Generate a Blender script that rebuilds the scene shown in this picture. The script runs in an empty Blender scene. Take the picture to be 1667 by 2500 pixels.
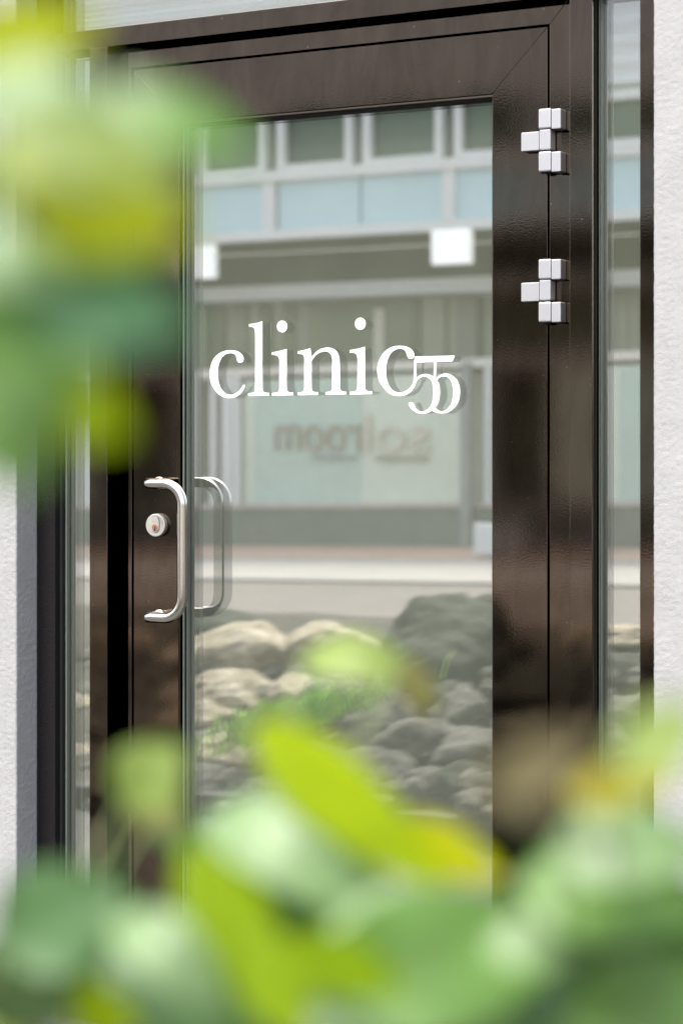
import bpy, bmesh, math, random
from mathutils import Vector, noise, Matrix
R = math.radians
rnd = random.Random(7)
sc = bpy.context.scene
COL = sc.collection

# ------------------------------------------------------------------ camera
YAW = R(28.34)
CAMH, CAMD = 1.25, 3.493          # height, distance from the plane of the mullion faces
FPX = 70 / 36 * 2500              # focal length in photo pixels
cam_d = bpy.data.cameras.new('camera'); cam = bpy.data.objects.new('camera', cam_d); COL.objects.link(cam)
cam.location = (0, -CAMD, CAMH); cam.rotation_euler = (R(90), 0, YAW)
cam_d.sensor_fit = 'VERTICAL'; cam_d.sensor_height = 36; cam_d.sensor_width = 24; cam_d.lens = 70
cam_d.shift_y = -(1250 - 1066) / 2500
cam_d.clip_start = 0.02; cam_d.clip_end = 2000
cam_d.dof.use_dof = True; cam_d.dof.focus_distance = 4.05; cam_d.dof.aperture_fstop = 3.3
sc.camera = cam

# ------------------------------------------------------------------ light
SUN_AZ, SUN_EL = R(200), R(66)
w = bpy.data.worlds.new('World'); sc.world = w; w.use_nodes = True
nt = w.node_tree; bg = nt.nodes['Background']
sky = nt.nodes.new('ShaderNodeTexSky'); sky.sky_type = 'NISHITA'; sky.sun_disc = False
sky.sun_elevation = SUN_EL; sky.sun_rotation = SUN_AZ; sky.dust_density = 5; sky.air_density = 1.0; sky.ozone_density = 0.6
hs = nt.nodes.new('ShaderNodeHueSaturation'); hs.inputs['Saturation'].default_value = .6   # thin haze pales the sky
nt.links.new(sky.outputs[0], hs.inputs['Color']); nt.links.new(hs.outputs[0], bg.inputs[0]); bg.inputs[1].default_value = 0.15
sd = bpy.data.lights.new('sun', 'SUN'); so = bpy.data.objects.new('sun', sd); COL.objects.link(so)
sd.energy = 1.3; sd.angle = R(10); sd.color = (1, 0.97, 0.92)
to_sun = Vector((math.sin(SUN_AZ) * math.cos(SUN_EL), math.cos(SUN_AZ) * math.cos(SUN_EL), math.sin(SUN_EL)))
so.rotation_euler = to_sun.to_track_quat('Z', 'Y').to_euler(); so.location = (-5, -8, 9)
sc.view_settings.view_transform = 'Standard'; sc.view_settings.look = 'None'
sc.view_settings.gamma = 1; sc.view_settings.exposure = 1.96
sc.render.engine = 'CYCLES'
cy = sc.cycles
cy.use_denoising = True; cy.max_bounces = 14; cy.glossy_bounces = 1; cy.transparent_max_bounces = 24
cy.caustics_reflective = False; cy.caustics_refractive = False; cy.sample_clamp_indirect = 8

# ------------------------------------------------------------------ measuring helpers
sY, cY = math.sin(YAW), math.cos(YAW)
def P(u, v, Y):
    """point of the vertical plane y = Y that the photo shows at pixel (u, v)"""
    a = (u - 833.5) / FPX; b = (1066 - v) / FPX
    t = (CAMD + Y) / (cY + sY * a)
    return Vector((t * (-sY + cY * a), Y, CAMH + t * b))
def X(u, Y): return P(u, 1066, Y).x
def Z(u, v, Y): return P(u, v, Y).z
def C(u, v, t):
    a = (u - 833.5) / FPX; b = (1066 - v) / FPX
    return Vector((t * (-sY + cY * a), -CAMD + t * (cY + sY * a), CAMH + t * b))
GL = 0.144                         # twice the depth of the door glass: turns a mirrored depth into a real one
def V(u, v, D):
    p = P(u, v, D); return Vector((p.x, GL - D, p.z))

# ------------------------------------------------------------------ object helpers
ORG = {}
def thing(name, label, cat, loc=(0, 0, 0), group=None):
    o = bpy.data.objects.new(name, None); COL.objects.link(o); o.location = loc
    o.empty_display_size = 0.05
    o['label'] = label; o['category'] = cat
    if group: o['group'] = group
    ORG[o.name] = Vector(loc); return o
def tag(o, label, cat, group=None, kind=None):
    if label: o['label'] = label
    if cat: o['category'] = cat
    if group: o['group'] = group
    if kind: o['kind'] = kind
    return o
def link(name, me, parent=None, mat=None):
    o = bpy.data.objects.new(name, me); COL.objects.link(o)
    if mat is not None:
        for m in (mat if isinstance(mat, (list, tuple)) else [mat]): me.materials.append(m)
    if parent is not None:
        o.parent = parent
        org = ORG.get(parent.name, Vector()); ORG[o.name] = org
        if org.length > 0: me.transform(Matrix.Translation(-org))
    return o
def bm_obj(name, bm, mat, parent=None, smooth=False):
    me = bpy.data.meshes.new(name)
    bmesh.ops.recalc_face_normals(bm, faces=bm.faces[:])
    if smooth:
        for f in bm.faces: f.smooth = True
    bm.to_mesh(me); bm.free()
    return link(name, me, parent, mat)
def bmbox(bm, x0, x1, y0, y1, z0, z1, bev=0.0, seg=2):
    vs = [bm.verts.new((x, y, z)) for x in (x0, x1) for y in (y0, y1) for z in (z0, z1)]
    fs = [(0, 1, 3, 2), (4, 6, 7, 5), (0, 4, 5, 1), (2, 3, 7, 6), (0, 2, 6, 4), (1, 5, 7, 3)]
    faces = [bm.faces.new([vs[i] for i in f]) for f in fs]
    if bev > 0:
        bmesh.ops.recalc_face_normals(bm, faces=faces)
        es = list({e for f in faces for e in f.edges})
        bmesh.ops.bevel(bm, geom=es, offset=bev, segments=seg, affect='EDGES', profile=0.5)
def box(name, x0, x1, y0, y1, z0, z1, mat, parent=None, bev=0.0, seg=2):
    bm = bmesh.new(); bmbox(bm, min(x0, x1), max(x0, x1), min(y0, y1), max(y0, y1), min(z0, z1), max(z0, z1), bev, seg)
    return bm_obj(name, bm, mat, parent, smooth=False)
def prism(name, poly, y0, y1, mat, parent=None, bev=0.0, smooth=False):
    """outline in (x, z), extruded from y0 to y1"""
    bm = bmesh.new()
    a = [bm.verts.new((x, y0, z)) for x, z in poly]; b = [bm.verts.new((x, y1, z)) for x, z in poly]
    bm.faces.new(a); bm.faces.new(b[::-1]); n = len(poly)
    for i in range(n): bm.faces.new((a[i], b[i], b[(i + 1) % n], a[(i + 1) % n]))
    if bev:
        bmesh.ops.recalc_face_normals(bm, faces=bm.faces[:])
        bmesh.ops.bevel(bm, geom=bm.edges[:], offset=bev, segments=2, affect='EDGES', profile=0.5)
    return bm_obj(name, bm, mat, parent, smooth)
def bmtube(bm, pts, r, seg=12, cap=True):
    pts = [Vector(p) for p in pts]; rings = []
    rr = r if isinstance(r, (list, tuple)) else [r] * len(pts)
    up = None
    for i, p in enumerate(pts):
        d = (pts[min(i + 1, len(pts) - 1)] - pts[max(i - 1, 0)]).normalized()
        if up is None:
            up = Vector((0, 0, 1)) if abs(d.z) < .9 else Vector((0, 1, 0))
        n = (up - d * up.dot(d)).normalized(); up = n; m = d.cross(n)
        rings.append([bm.verts.new(p + (n * math.cos(k * 2 * math.pi / seg) + m * math.sin(k * 2 * math.pi / seg)) * rr[i]) for k in range(seg)])
    for i in range(len(rings) - 1):
        for k in range(seg):
            bm.faces.new((rings[i][k], rings[i][(k + 1) % seg], rings[i + 1][(k + 1) % seg], rings[i + 1][k]))
    if cap: bm.faces.new(rings[0]); bm.faces.new(rings[-1][::-1])
def tube(name, pts, r, mat, parent=None, seg=12):
    bm = bmesh.new(); bmtube(bm, pts, r, seg); return bm_obj(name, bm, mat, parent, True)
def disc(name, c, rad, y0, y1, mat, parent=None, bev=0.001, seg=48, sx=1):
    poly = [(c[0] + sx * rad * math.cos(i * 2 * math.pi / seg), c[1] + rad * math.sin(i * 2 * math.pi / seg)) for i in range(seg)]
    return prism(name, poly, y0, y1, mat, parent, bev)

# ------------------------------------------------------------------ materials
MAT = {}
def new_mat(name):
    m = bpy.data.materials.new(name); m.use_nodes = True; MAT[name] = m
    return m, m.node_tree, m.node_tree.nodes['Principled BSDF']
def nz(nt, scale, detail=4, rough=.6, vec=None, dist=0):
    n = nt.nodes.new('ShaderNodeTexNoise'); n.inputs['Scale'].default_value = scale
    n.inputs['Detail'].default_value = detail; n.inputs['Roughness'].default_value = rough; n.inputs['Distortion'].default_value = dist
    if vec is not None: nt.links.new(vec, n.inputs['Vector'])
    return n
def coords(nt, scale=(1, 1, 1)):
    g = nt.nodes.new('ShaderNodeTexCoord'); mp = nt.nodes.new('ShaderNodeMapping')
    mp.inputs['Scale'].default_value = scale; nt.links.new(g.outputs['Object'], mp.inputs[0]); return mp.outputs[0]
def ramp(nt, src, stops):
    r = nt.nodes.new('ShaderNodeValToRGB'); e = r.color_ramp.elements
    while len(e) < len(stops): e.new(0.5)
    for el, (p, c) in zip(e, stops):
        el.position = p; el.color = (*c, 1) if len(c) == 3 else c
    nt.links.new(src, r.inputs[0]); return r.outputs[0]
def bump(nt, bsdf, h, strength, dist):
    b = nt.nodes.new('ShaderNodeBump'); b.inputs['Strength'].default_value = strength; b.inputs['Distance'].default_value = dist
    nt.links.new(h, b.inputs['Height']); nt.links.new(b.outputs[0], bsdf.inputs['Normal']); return b
def simple(name, col, rough=.6, metal=0, spec=.5, var=.12, scale=6, bstr=0, bscale=60, bdist=.002):
    m, t, b = new_mat(name); v = coords(t)
    n = nz(t, scale, 5, .6, v)
    lo = tuple(max(0, c * (1 - var)) for c in col); hi = tuple(min(1, c * (1 + var)) for c in col)
    t.links.new(ramp(t, n.outputs[0], [(.3, lo), (.7, hi)]), b.inputs['Base Color'])
    b.inputs['Roughness'].default_value = rough; b.inputs['Metallic'].default_value = metal
    b.inputs['Specular IOR Level'].default_value = spec
    if bstr: bump(t, b, nz(t, bscale, 3, .6, v).outputs[0], bstr, bdist)
    return m

# dark bronze lacquered aluminium, slightly uneven and dirty
def bronze(name, base, metal=1.0, rough=.16, peel=.06):
    m, t, b = new_mat(name); v = coords(t)
    smudge = nz(t, 9, 6, .62, coords(t, (1.6, 1, .55)), 1.2)
    c1 = ramp(t, smudge.outputs[0], [(.3, tuple(c * .8 for c in base)), (.55, base), (.75, tuple(c * 1.14 for c in base))])
    # specks of dirt
    vo = t.nodes.new('ShaderNodeTexVoronoi'); vo.inputs['Scale'].default_value = 62; t.links.new(nz(t, 30, 2, .5, v).outputs[1], vo.inputs['Vector'])
    vo.feature = 'F1'; t.links.new(v, vo.inputs['Vector'])
    spk = ramp(t, vo.outputs['Distance'], [(.0, (1, 1, 1)), (.05, (1, 1, 1)), (.075, (0, 0, 0))])
    sel = t.nodes.new('ShaderNodeSeparateColor'); t.links.new(vo.outputs['Color'], sel.inputs[0])
    gt = t.nodes.new('ShaderNodeMath'); gt.operation = 'GREATER_THAN'; gt.inputs[1].default_value = .86; t.links.new(sel.outputs[0], gt.inputs[0])
    mul = t.nodes.new('ShaderNodeMath'); mul.operation = 'MULTIPLY'; t.links.new(spk, mul.inputs[0]); t.links.new(gt.outputs[0], mul.inputs[1])
    mx = t.nodes.new('ShaderNodeMix'); mx.data_type = 'RGBA'; t.links.new(mul.outputs[0], mx.inputs['Factor'])
    t.links.new(c1, mx.inputs['A']); mx.inputs['B'].default_value = (.55, .53, .5, 1)
    t.links.new(mx.outputs['Result'], b.inputs['Base Color'])
    b.inputs['Metallic'].default_value = metal
    rr = t.nodes.new('ShaderNodeMapRange'); rr.inputs['To Min'].default_value = rough * .75; rr.inputs['To Max'].default_value = rough * 1.5
    t.links.new(nz(t, 5, 6, .7, coords(t, (2, 1, .4)), .8).outputs[0], rr.inputs[0]); t.links.new(rr.outputs[0], b.inputs['Roughness'])
    st_ = nz(t, 26, 5, .7, coords(t, (1, 1, .3)), .6)
    bb_ = t.nodes.new('ShaderNodeMix'); bb_.data_type = 'RGBA'; bb_.blend_type = 'MULTIPLY'; bb_.inputs['Factor'].default_value = .16
    t.links.new(mx.outputs['Result'], bb_.inputs['A']); t.links.new(ramp(t, st_.outputs[0], [(.3, (.62, .6, .58)), (.6, (1, 1, 1))]), bb_.inputs['B'])
    t.links.new(bb_.outputs['Result'], b.inputs['Base Color'])
    bump(t, b, nz(t, 290, 2, .5, v).outputs[0], peel, .0009)
    return m
M_br = bronze('bronze_lacquer', (.158, .123, .094), rough=.035, peel=.035)
M_br2 = bronze('bronze_frame_lacquer', (.155, .122, .094), rough=.04, peel=.035)
M_shade = simple('shaded_rough_frame', (.006, .005, .0055), .8, spec=.2, bstr=.6, bscale=260, bdist=.003)  # near-black colour stands in for the jamb's shadow on the post
M_gap = simple('black_rubber', (.012, .012, .013), .6)
M_gask = simple('glazing_gasket', (.13, .145, .12), .45, bstr=.5, bscale=500)
M_spacer = simple('aluminium_spacer', (.06, .065, .06), .45, metal=.3)

# rough render on the house
m, t, b = new_mat('white_render'); v = coords(t)
t.links.new(ramp(t, nz(t, 14, 6, .7, v).outputs[0], [(.3, (.285, .285, .282)), (.7, (.33, .33, .326))]), b.inputs['Base Color'])
b.inputs['Roughness'].default_value = .92; b.inputs['Specular IOR Level'].default_value = .2
ma = t.nodes.new('ShaderNodeMath'); ma.operation = 'ADD'
t.links.new(nz(t, 330, 3, .6, v, .5).outputs[0], ma.inputs[0]); t.links.new(nz(t, 700, 2, .5, v).outputs[0], ma.inputs[1])
bump(t, b, ma.outputs[0], .5, .002); M_render = m

M_vinyl = simple('white_vinyl', (.82, .82, .82), .5, var=.01)
M_steel = simple('brushed_steel', (.66, .63, .58), .17, metal=1, var=.04, bstr=.02, bscale=900)
M_hinge = simple('satin_aluminium', (.42, .42, .43), .34, metal=.55, var=.03, bstr=.03, bscale=700)
M_lock = simple('nickel_cover', (.44, .425, .38), .42, metal=.5, var=.06, scale=120)
M_brass = simple('copper_core', (.42, .2, .11), .38, metal=.7, var=.15, scale=300)

def glass_mat(name, refl, dust, tint=(.985, .99, .975)):
    m = bpy.data.materials.new(name); m.use_nodes = True; t = m.node_tree; t.nodes.remove(t.nodes['Principled BSDF'])
    out = t.nodes['Material Output']; v = coords(t)
    tr = t.nodes.new('ShaderNodeBsdfTransparent'); tr.inputs[0].default_value = (*tint, 1)
    gl = t.nodes.new('ShaderNodeBsdfGlossy'); gl.inputs['Roughness'].default_value = 0.0; gl.inputs['Color'].default_value = (.98, 1, .97, 1)
    mx = t.nodes.new('ShaderNodeMixShader'); mx.inputs[0].default_value = refl
    t.links.new(tr.outputs[0], mx.inputs[1]); t.links.new(gl.outputs[0], mx.inputs[2])
    bp = t.nodes.new('ShaderNodeBump'); bp.inputs['Strength'].default_value = .02; bp.inputs['Distance'].default_value = .0012
    t.links.new(nz(t, 3.2, 2, .5, v).outputs[0], bp.inputs['Height']); t.links.new(bp.outputs[0], gl.inputs['Normal'])
    if dust:
        df = t.nodes.new('ShaderNodeBsdfDiffuse'); df.inputs[0].default_value = (.5, .54, .43, 1)
        m2 = t.nodes.new('ShaderNodeMixShader')
        n = nz(t, 420, 3, .7, v); n2 = nz(t, 2.5, 5, .6, v)
        mm = t.nodes.new('ShaderNodeMath'); mm.operation = 'MULTIPLY'; t.links.new(n.outputs[0], mm.inputs[0]); t.links.new(n2.outputs[0], mm.inputs[1])
        mr = t.nodes.new('ShaderNodeMapRange'); mr.inputs['From Min'].default_value = .1; mr.inputs['From Max'].default_value = .42
        mr.inputs['To Min'].default_value = dust * .75; mr.inputs['To Max'].default_value = dust * 1.3
        t.links.new(mm.outputs[0], mr.inputs[0]); t.links.new(mr.outputs[0], m2.inputs[0])
        t.links.new(mx.outputs[0], m2.inputs[1]); t.links.new(df.outputs[0], m2.inputs[2]); t.links.new(m2.outputs[0], out.inputs[0])
    else: t.links.new(mx.outputs[0], out.inputs[0])
    return m
G_out = glass_mat('coated_glass', .34, .105)
G_in = glass_mat('inner_glass', .95, 0)
G_clear = glass_mat('glass_edge', .04, 0)

# ------------------------------------------------------------------ ground and street
XC = -10.0
def street_z(x, y):
    k = min(1, max(0, (-y - 5) / 5)); k = k * k * (3 - 2 * k)
    return 0.022 * (x - XC) * k
def sheet(name, xs, ys, zf, mat, thick=0):
    bm = bmesh.new()
    g = [[bm.verts.new((x, y, zf(x, y))) for y in ys] for x in xs]
    for i in range(len(xs) - 1):
        for j in range(len(ys) - 1): bm.faces.new((g[i][j], g[i + 1][j], g[i + 1][j + 1], g[i][j + 1]))
    if thick:
        r = bmesh.ops.extrude_face_region(bm, geom=bm.faces[:])
        for e in r['geom']:
            if isinstance(e, bmesh.types.BMVert): e.co.z -= thick
    o = bm_obj(name, bm, mat); o['kind'] = 'structure'; return o
def lin(a, b, n): return [a + (b - a) * i / n for i in range(n + 1)]
M_ground = simple('ground_gravel', (.2, .19, .17), .95, var=.2)
M_asph = simple('asphalt', (.112, .097, .09), .85, var=.1, scale=2, bstr=.3, bscale=90)
M_pave = simple('pale_paving', (.245, .228, .218), .85, var=.06, scale=1.5)
M_pink = simple('reddish_paving', (.46, .32, .26), .85, var=.08, scale=2)
M_kerb = simple('granite_kerb', (.16, .155, .15), .8, var=.15, scale=40)
M_slab = simple('doorstep_paving', (.05, .048, .045), .85, var=.1, scale=4)
M_soil = simple('soil', (.05, .045, .035), .95, var=.3, scale=30, bstr=.8, bscale=40, bdist=.02)
tag(sheet('ground', [-400, -40, 40, 400], [-400, -60, 400], lambda x, y: -1.6, M_ground), None, None)
sheet('road', lin(-45, 22, 30), lin(-10.78, -4.3, 10), lambda x, y: street_z(x, y) - .004, M_asph, .4)
sheet('far_pavement', lin(-45, 22, 30), lin(-14.2, -10.95, 4), lambda x, y: street_z(x, y) + .012, M_pave, .4)
sheet('paver_strip', lin(-45, 22, 30), lin(-17.6, -14.2, 4), lambda x, y: street_z(x, y) + .012, M_pink, .4)
sheet('kerb', lin(-45, 22, 30), [-10.95, -10.74], lambda x, y: street_z(x, y) + .016, M_kerb, .4)
sheet('near_pavement', [-14, 8], [-1.9, 3.2], lambda x, y: 0, M_slab, .3)
def bed(x, y):
    k = min(1, max(0, (-y - 1.9) / 1.35)); d = min(1, max(0, (-y - 3.55) / .6))
    return .03 + .5 * k * (1 - d) - .08 * d + .03 * noise.noise(Vector((x * 2, y * 2, 0)))
sheet('embankment', lin(-14, 8, 90), lin(-4.3, -1.95, 14), bed, M_soil, .4)

# ------------------------------------------------------------------ the rendered house wall
TOP = 3.6
def rough_wall(name, path, z0, z1, mat, parent, step=.0035):
    """wall skin following a profile (x, y) with real grain, facing left of the walking direction"""
    pts = []
    for (a, b) in zip(path[:-1], path[1:]):
        a, b = Vector((*a, 0)), Vector((*b, 0)); n = max(1, int((b - a).length / step))
        d = (b - a).normalized(); nn = Vector((d.y, -d.x, 0))
        for i in range(n): pts.append((a + (b - a) * i / n, nn))
    pts.append((Vector((*path[-1], 0)), nn))
    zn = int((z1 - z0) / step); verts = []; faces = []
    for j in range(zn + 1):
        z = z0 + (z1 - z0) * j / zn
        for p, nn in pts:
            q = Vector((p.x, p.y, z)) * 150
            h = noise.noise(q) * .0006 + noise.noise(q * 2.3) * .0007
            e = Vector((p.x, p.y, z)) + nn * h
            verts.append(e)
    m_ = len(pts)
    for j in range(zn):
        for i in range(m_ - 1): faces.append((j * m_ + i, j * m_ + i + 1, (j + 1) * m_ + i + 1, (j + 1) * m_ + i))
    me = bpy.data.meshes.new(name); me.from_pydata(verts, [], faces)
    for p in me.polygons: p.use_smooth = True
    return link(name, me, parent, mat)
YS = -0.067
xL = X(41, YS)                        # corner of the left reveal
xR = X(1594.5, YS)                    # edge of the right wall
wl = thing('rendered_wall', 'white rough rendered wall with shaded blue-grey reveal left of the door', 'wall', (xL, 0, 0))
rough_wall('render_skin', [(xL - .16, YS), (xL - .002, YS), (xL, YS + .002), (xL, YS + .1)], 0, 2.75, M_render, wl)
box('wall_core', -9, xL - .16, YS, .35, 0, TOP, M_render, wl)
box('wall_core', xL - .16, xL - .006, YS + .006, .35, 0, TOP, M_render, wl)
wr = thing('rendered_wall', 'sunlit white rough rendered wall along the right edge beside the narrow pane', 'wall', (xR, 0, 0))
rough_wall('render_skin', [(xR, YS + .1), (xR, YS + .002), (xR + .002, YS), (xR + .2, YS)], 0, 2.75, M_render, wr)
box('wall_core', xR + .2, 7, YS, .35, 0, TOP, M_render, wr)
box('wall_core', xR + .006, xR + .2, YS + .006, .35, 0, TOP, M_render, wr)
wt = thing('lintel', 'white rendered strip of wall above the glazed entrance', 'wall', (0, 0, TOP - .4))
box('lintel_face', xL - .006, xR + .006, YS + .01, .35, 3.3, TOP, M_render, wt)

# ------------------------------------------------------------------ dark room behind the glass
M_room = simple('room_plaster', (.16, .155, .15), .9)
M_floor = simple('room_floor', (.12, .1, .085), .6)
rw = thing('room', 'dark room interior seen dimly behind the door glass', 'room', (0, 3, 0))
box('back_wall', xL - 1.2, xR + 1.2, 3.2, 3.3, 0, 3.5, M_room, rw)
box('side_wall', xL - 1.3, xL - 1.2, .36, 3.2, 0, 3.5, M_room, rw)
box('side_wall', xR + 1.2, xR + 1.3, .36, 3.2, 0, 3.5, M_room, rw)
box('ceiling', xL - 1.3, xR + 1.3, .36, 3.3, 3.5, 3.6, M_room, rw)
box('floor', xL - 1.2, xR + 1.2, .13, 3.2, .001, .01, M_floor, rw)

# ------------------------------------------------------------------ glazing helpers
def pane(name, x0, x1, yf, z0, z1, parent, front, thick=.005):
    bm = bmesh.new(); bmbox(bm, x0, x1, yf, yf + thick, z0, z1)
    bmesh.ops.recalc_face_normals(bm, faces=bm.faces[:])
    for f in bm.faces: f.material_index = 0 if f.normal.y < -.5 else 1
    me = bpy.data.meshes.new(name); bm.to_mesh(me); bm.free()
    return link(name, me, parent, [front, G_clear])
def unit(x0, x1, yf, z0, z1, parent):
    p = pane('glass_pane', x0, x1, yf, z0, z1, parent, G_out)
    pane('inner_pane', x0 + .001, x1 - .001, yf + .017, z0 + .001, z1 - .001, p, G_in)
    # spacer bars of the double glazing, joined in one ring
    bm = bmesh.new(); s = .012
    bmbox(bm, x0 + .0005, x0 + s * .4, yf + .0055, yf + .0165, z0 + s, z1 - s)
    bmbox(bm, x1 - s * .4, x1 - .0005, yf + .0055, yf + .0165, z0 + s, z1 - s)
    bmbox(bm, x0, x1, yf + .0055, yf + .0165, z1 - s * .4, z1)
    bmbox(bm, x0, x1, yf + .0055, yf + .0165, z0, z0 + s * .4)
    bm_obj('spacer', bm, M_spacer, p)
    return p
def gasket(x0, x1, y0, y1, z0, z1, parent, g=.005):
    bm = bmesh.new()
    for a in ((x0, x0 + g, z0, z1), (x1 - g, x1, z0, z1), (x0 + g, x1 - g, z0, z0 + g), (x0 + g, x1 - g, z1 - g, z1)):
        bmbox(bm, a[0], a[1], y0, y1, a[2], a[3])
        # ribs
    bm_obj('gasket', bm, M_gap, parent)
    bm = bmesh.new()
    bmbox(bm, x0 + g + .0005, x0 + g + .003, y1 - .012, y1, z0 + g, z1 - g, .0008)
    bmbox(bm, x0 + .001, x0 + g - .001, y0 - .002, y0 + .002, z0 + g, z1 - g, .0007)
    bm_obj('gasket_lip', bm, M_gask, parent)

# ------------------------------------------------------------------ fixed screen: posts, transom, side panes
YG = .040                                    # side glass
zt0 = Z(820, 51, 0); zt1 = Z(820, 2, 0)      # transom
scr = thing('glazed_screen', 'dark bronze window frame with posts, transom and side panes around the door', 'window frame', (X(110, 0), 0, 0))
xa0, xa1 = xL, X(134, 0)
xb0, xb1 = X(219.5, 0), X(262.5, 0)
xc0, xc1 = X(1389.5, 0), X(1445, 0)
xd0, xd1 = X(1561, 0), xR + .05
DEP = .085
o = box('post', xL + .002, xa1, .002, DEP, 0, 3.3, M_shade, scr, .0015); o['label'] = 'rough post coloured black for the shade of the wall'
box('post', xb0, xb1, 0, DEP, 0, zt0, M_br2, scr, .0007)
box('post', xc0, xc1, 0, DEP, 0, 3.3, M_br2, scr, .0007)
box('post', xd0, xd1, 0, DEP, 0, 3.3, M_br2, scr, .0007)
box('transom', xa1 + .0005, xc0 - .0005, 0.0005, DEP, zt0, zt1, M_br2, scr, .0007)
box('transom', xc1 + .0005, xd0 - .0005, 0.0005, DEP, zt0, zt1, M_br2, scr, .0007)
zs = .16
box('sill', xa1 + .0005, xb0 - .0005, .0005, DEP, 0, zs, M_br2, scr, .0007)
box('sill', xc1 + .0005, xd0 - .0005, .0005, DEP, 0, zs, M_br2, scr, .0007)
# stepped return of the left post towards its pane
box('glazing_bead', xa1, xa1 + .005, .018, YG, zs, zt0, M_gap, scr, .001)
unit(xa1 + .005, xb0 - .001, YG, zs + .001, zt0 - .001, scr); gasket(xa1 + .005, xb0 - .001, YG - .008, YG - .001, zs + .001, zt0 - .001, scr)
unit(xc1 + .001, xd0 - .001, YG, zs + .001, zt0 - .001, scr); gasket(xc1 + .001, xd0 - .001, YG - .010, YG - .001, zs + .001, zt0 - .001, scr)
unit(xa1 + .001, xc0 - .001, YG, zt1 + .001, 3.29, scr); gasket(xa1 + .001, xc0 - .001, YG - .010, YG - .001, zt1 + .001, 3.29, scr)
unit(xc1 + .001, xd0 - .001, YG, zt1 + .001, 3.29, scr); gasket(xc1 + .001, xd0 - .001, YG - .010, YG - .001, zt1 + .001, 3.29, scr)

# ------------------------------------------------------------------ door frame (recessed 40 mm)
YF = .040
dz = Z(820, 119.5, YF)                       # top of leaf gap
lx0, lx1 = X(327, YF), X(1335, YF)           # leaf
fr = thing('door_frame', 'dark bronze door frame set back between the posts around the door leaf', 'door frame', ((lx0 + lx1) / 2, YF, 0))
jl0, jl1 = X(291, YF), X(322, YF)
jr0, jr1 = X(1341, YF), X(1392, YF)
gapz = .0045
zh0 = dz + gapz
def mitre(name, pts, y0, y1, mat, parent): return prism(name, pts, y0, y1, mat, parent, .0005)
hw = zt0 - .002 - zh0
mitre('jamb', [(jl0, 0), (jl1, 0), (jl1, zh0), (jl0, zh0 + .0)], YF, YF + .06, M_br, fr)
mitre('jamb', [(jr0, 0), (jr1 + .004, 0), (jr1 + .004, zh0 + .052), (jr0, zh0)], YF, YF + .06, M_br, fr)
mitre('head', [(jl0, zh0 + .0004), (jr0, zh0 + .0004), (jr1 + .0035, zh0 + .0524), (jr1 + .0035, zt0 - .0008), (jl0, zt0 - .0008)], YF, YF + .06, M_br, fr)
# black rebate between left post and jamb, with a thin rib
box('rebate', xb1 - .02, jl0 - .0005, YF + .022, YF + .05, 0, zt0 - .001, M_gap, fr)
box('rebate_rib', xb1 + .019, xb1 + .023, YF + .012, YF + .0215, 0, zt0 - .001, M_gap, fr, .0008)
# dark rebate behind the leaf gap
bm = bmesh.new()
bmbox(bm, jl1 - .004, lx0 + .004, YF + .062, YF + .07, 0, zh0 + .01); bmbox(bm, lx1 - .004, jr0 + .004, YF + .062, YF + .07, 0, zh0 + .01)
bmbox(bm, lx0 + .005, lx1 - .005, YF + .062, YF + .07, dz - .004, zh0 + .01); bm_obj('seal', bm, M_gap, fr)
box('threshold', jl1 + .001, jr0 - .001, YF - .01, YF + .06, .001, .018, M_br, fr, .002)

# ------------------------------------------------------------------ door leaf
door = thing('entrance_door', 'dark bronze glazed door with white clinic55 lettering, steel pull handle and round lock', 'door', ((lx0 + lx1) / 2, YF, .02))
gx0, gx1 = X(436.5, YF), X(1201, YF)
gz1 = Z(1201, 229, YF); gz0 = Z(669, 2318, YF)
zb = .024
LD = .056
mt = .0006
mitre('top_rail', [(lx0, dz), (lx1, dz), (gx1, gz1), (gx0, gz1)], YF, YF + LD, M_br, door)
mitre('stile', [(lx0, dz - mt), (gx0 - mt, gz1), (gx0 - mt, gz0), (lx0, zb)], YF + .0004, YF + LD, M_br, door)
mitre('stile', [(lx1, dz - mt), (gx1 + mt, gz1), (gx1 + mt, gz0), (lx1, zb)], YF + .0004, YF + LD, M_br, door)
mitre('bottom_rail', [(lx0 + mt, zb), (lx1 - mt, zb), (gx1, gz0 - mt), (gx0, gz0 - mt)], YF, YF + LD, M_br, door)
YD = .072
# glazing bead with a bright hairline along the head and the foot
bm = bmesh.new(); bmbox(bm, gx0, gx1, YF + .004, YF + .010, gz1 - .005, gz1, .001); bmbox(bm, gx0, gx1, YF + .004, YF + .012, gz0, gz0 + .007, .001)
bm_obj('glazing_bead', bm, simple('worn_bead', (.16, .13, .1), .3, metal=.8), door)
dp = unit(gx0 + .001, gx1 - .0005, YD, gz0 + .001, gz1 - .001, door)
gasket(gx0 + .001, gx1 - .0005, YD - .018, YD - .001, gz0 + .001, gz1 - .001, door, .006)

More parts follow.
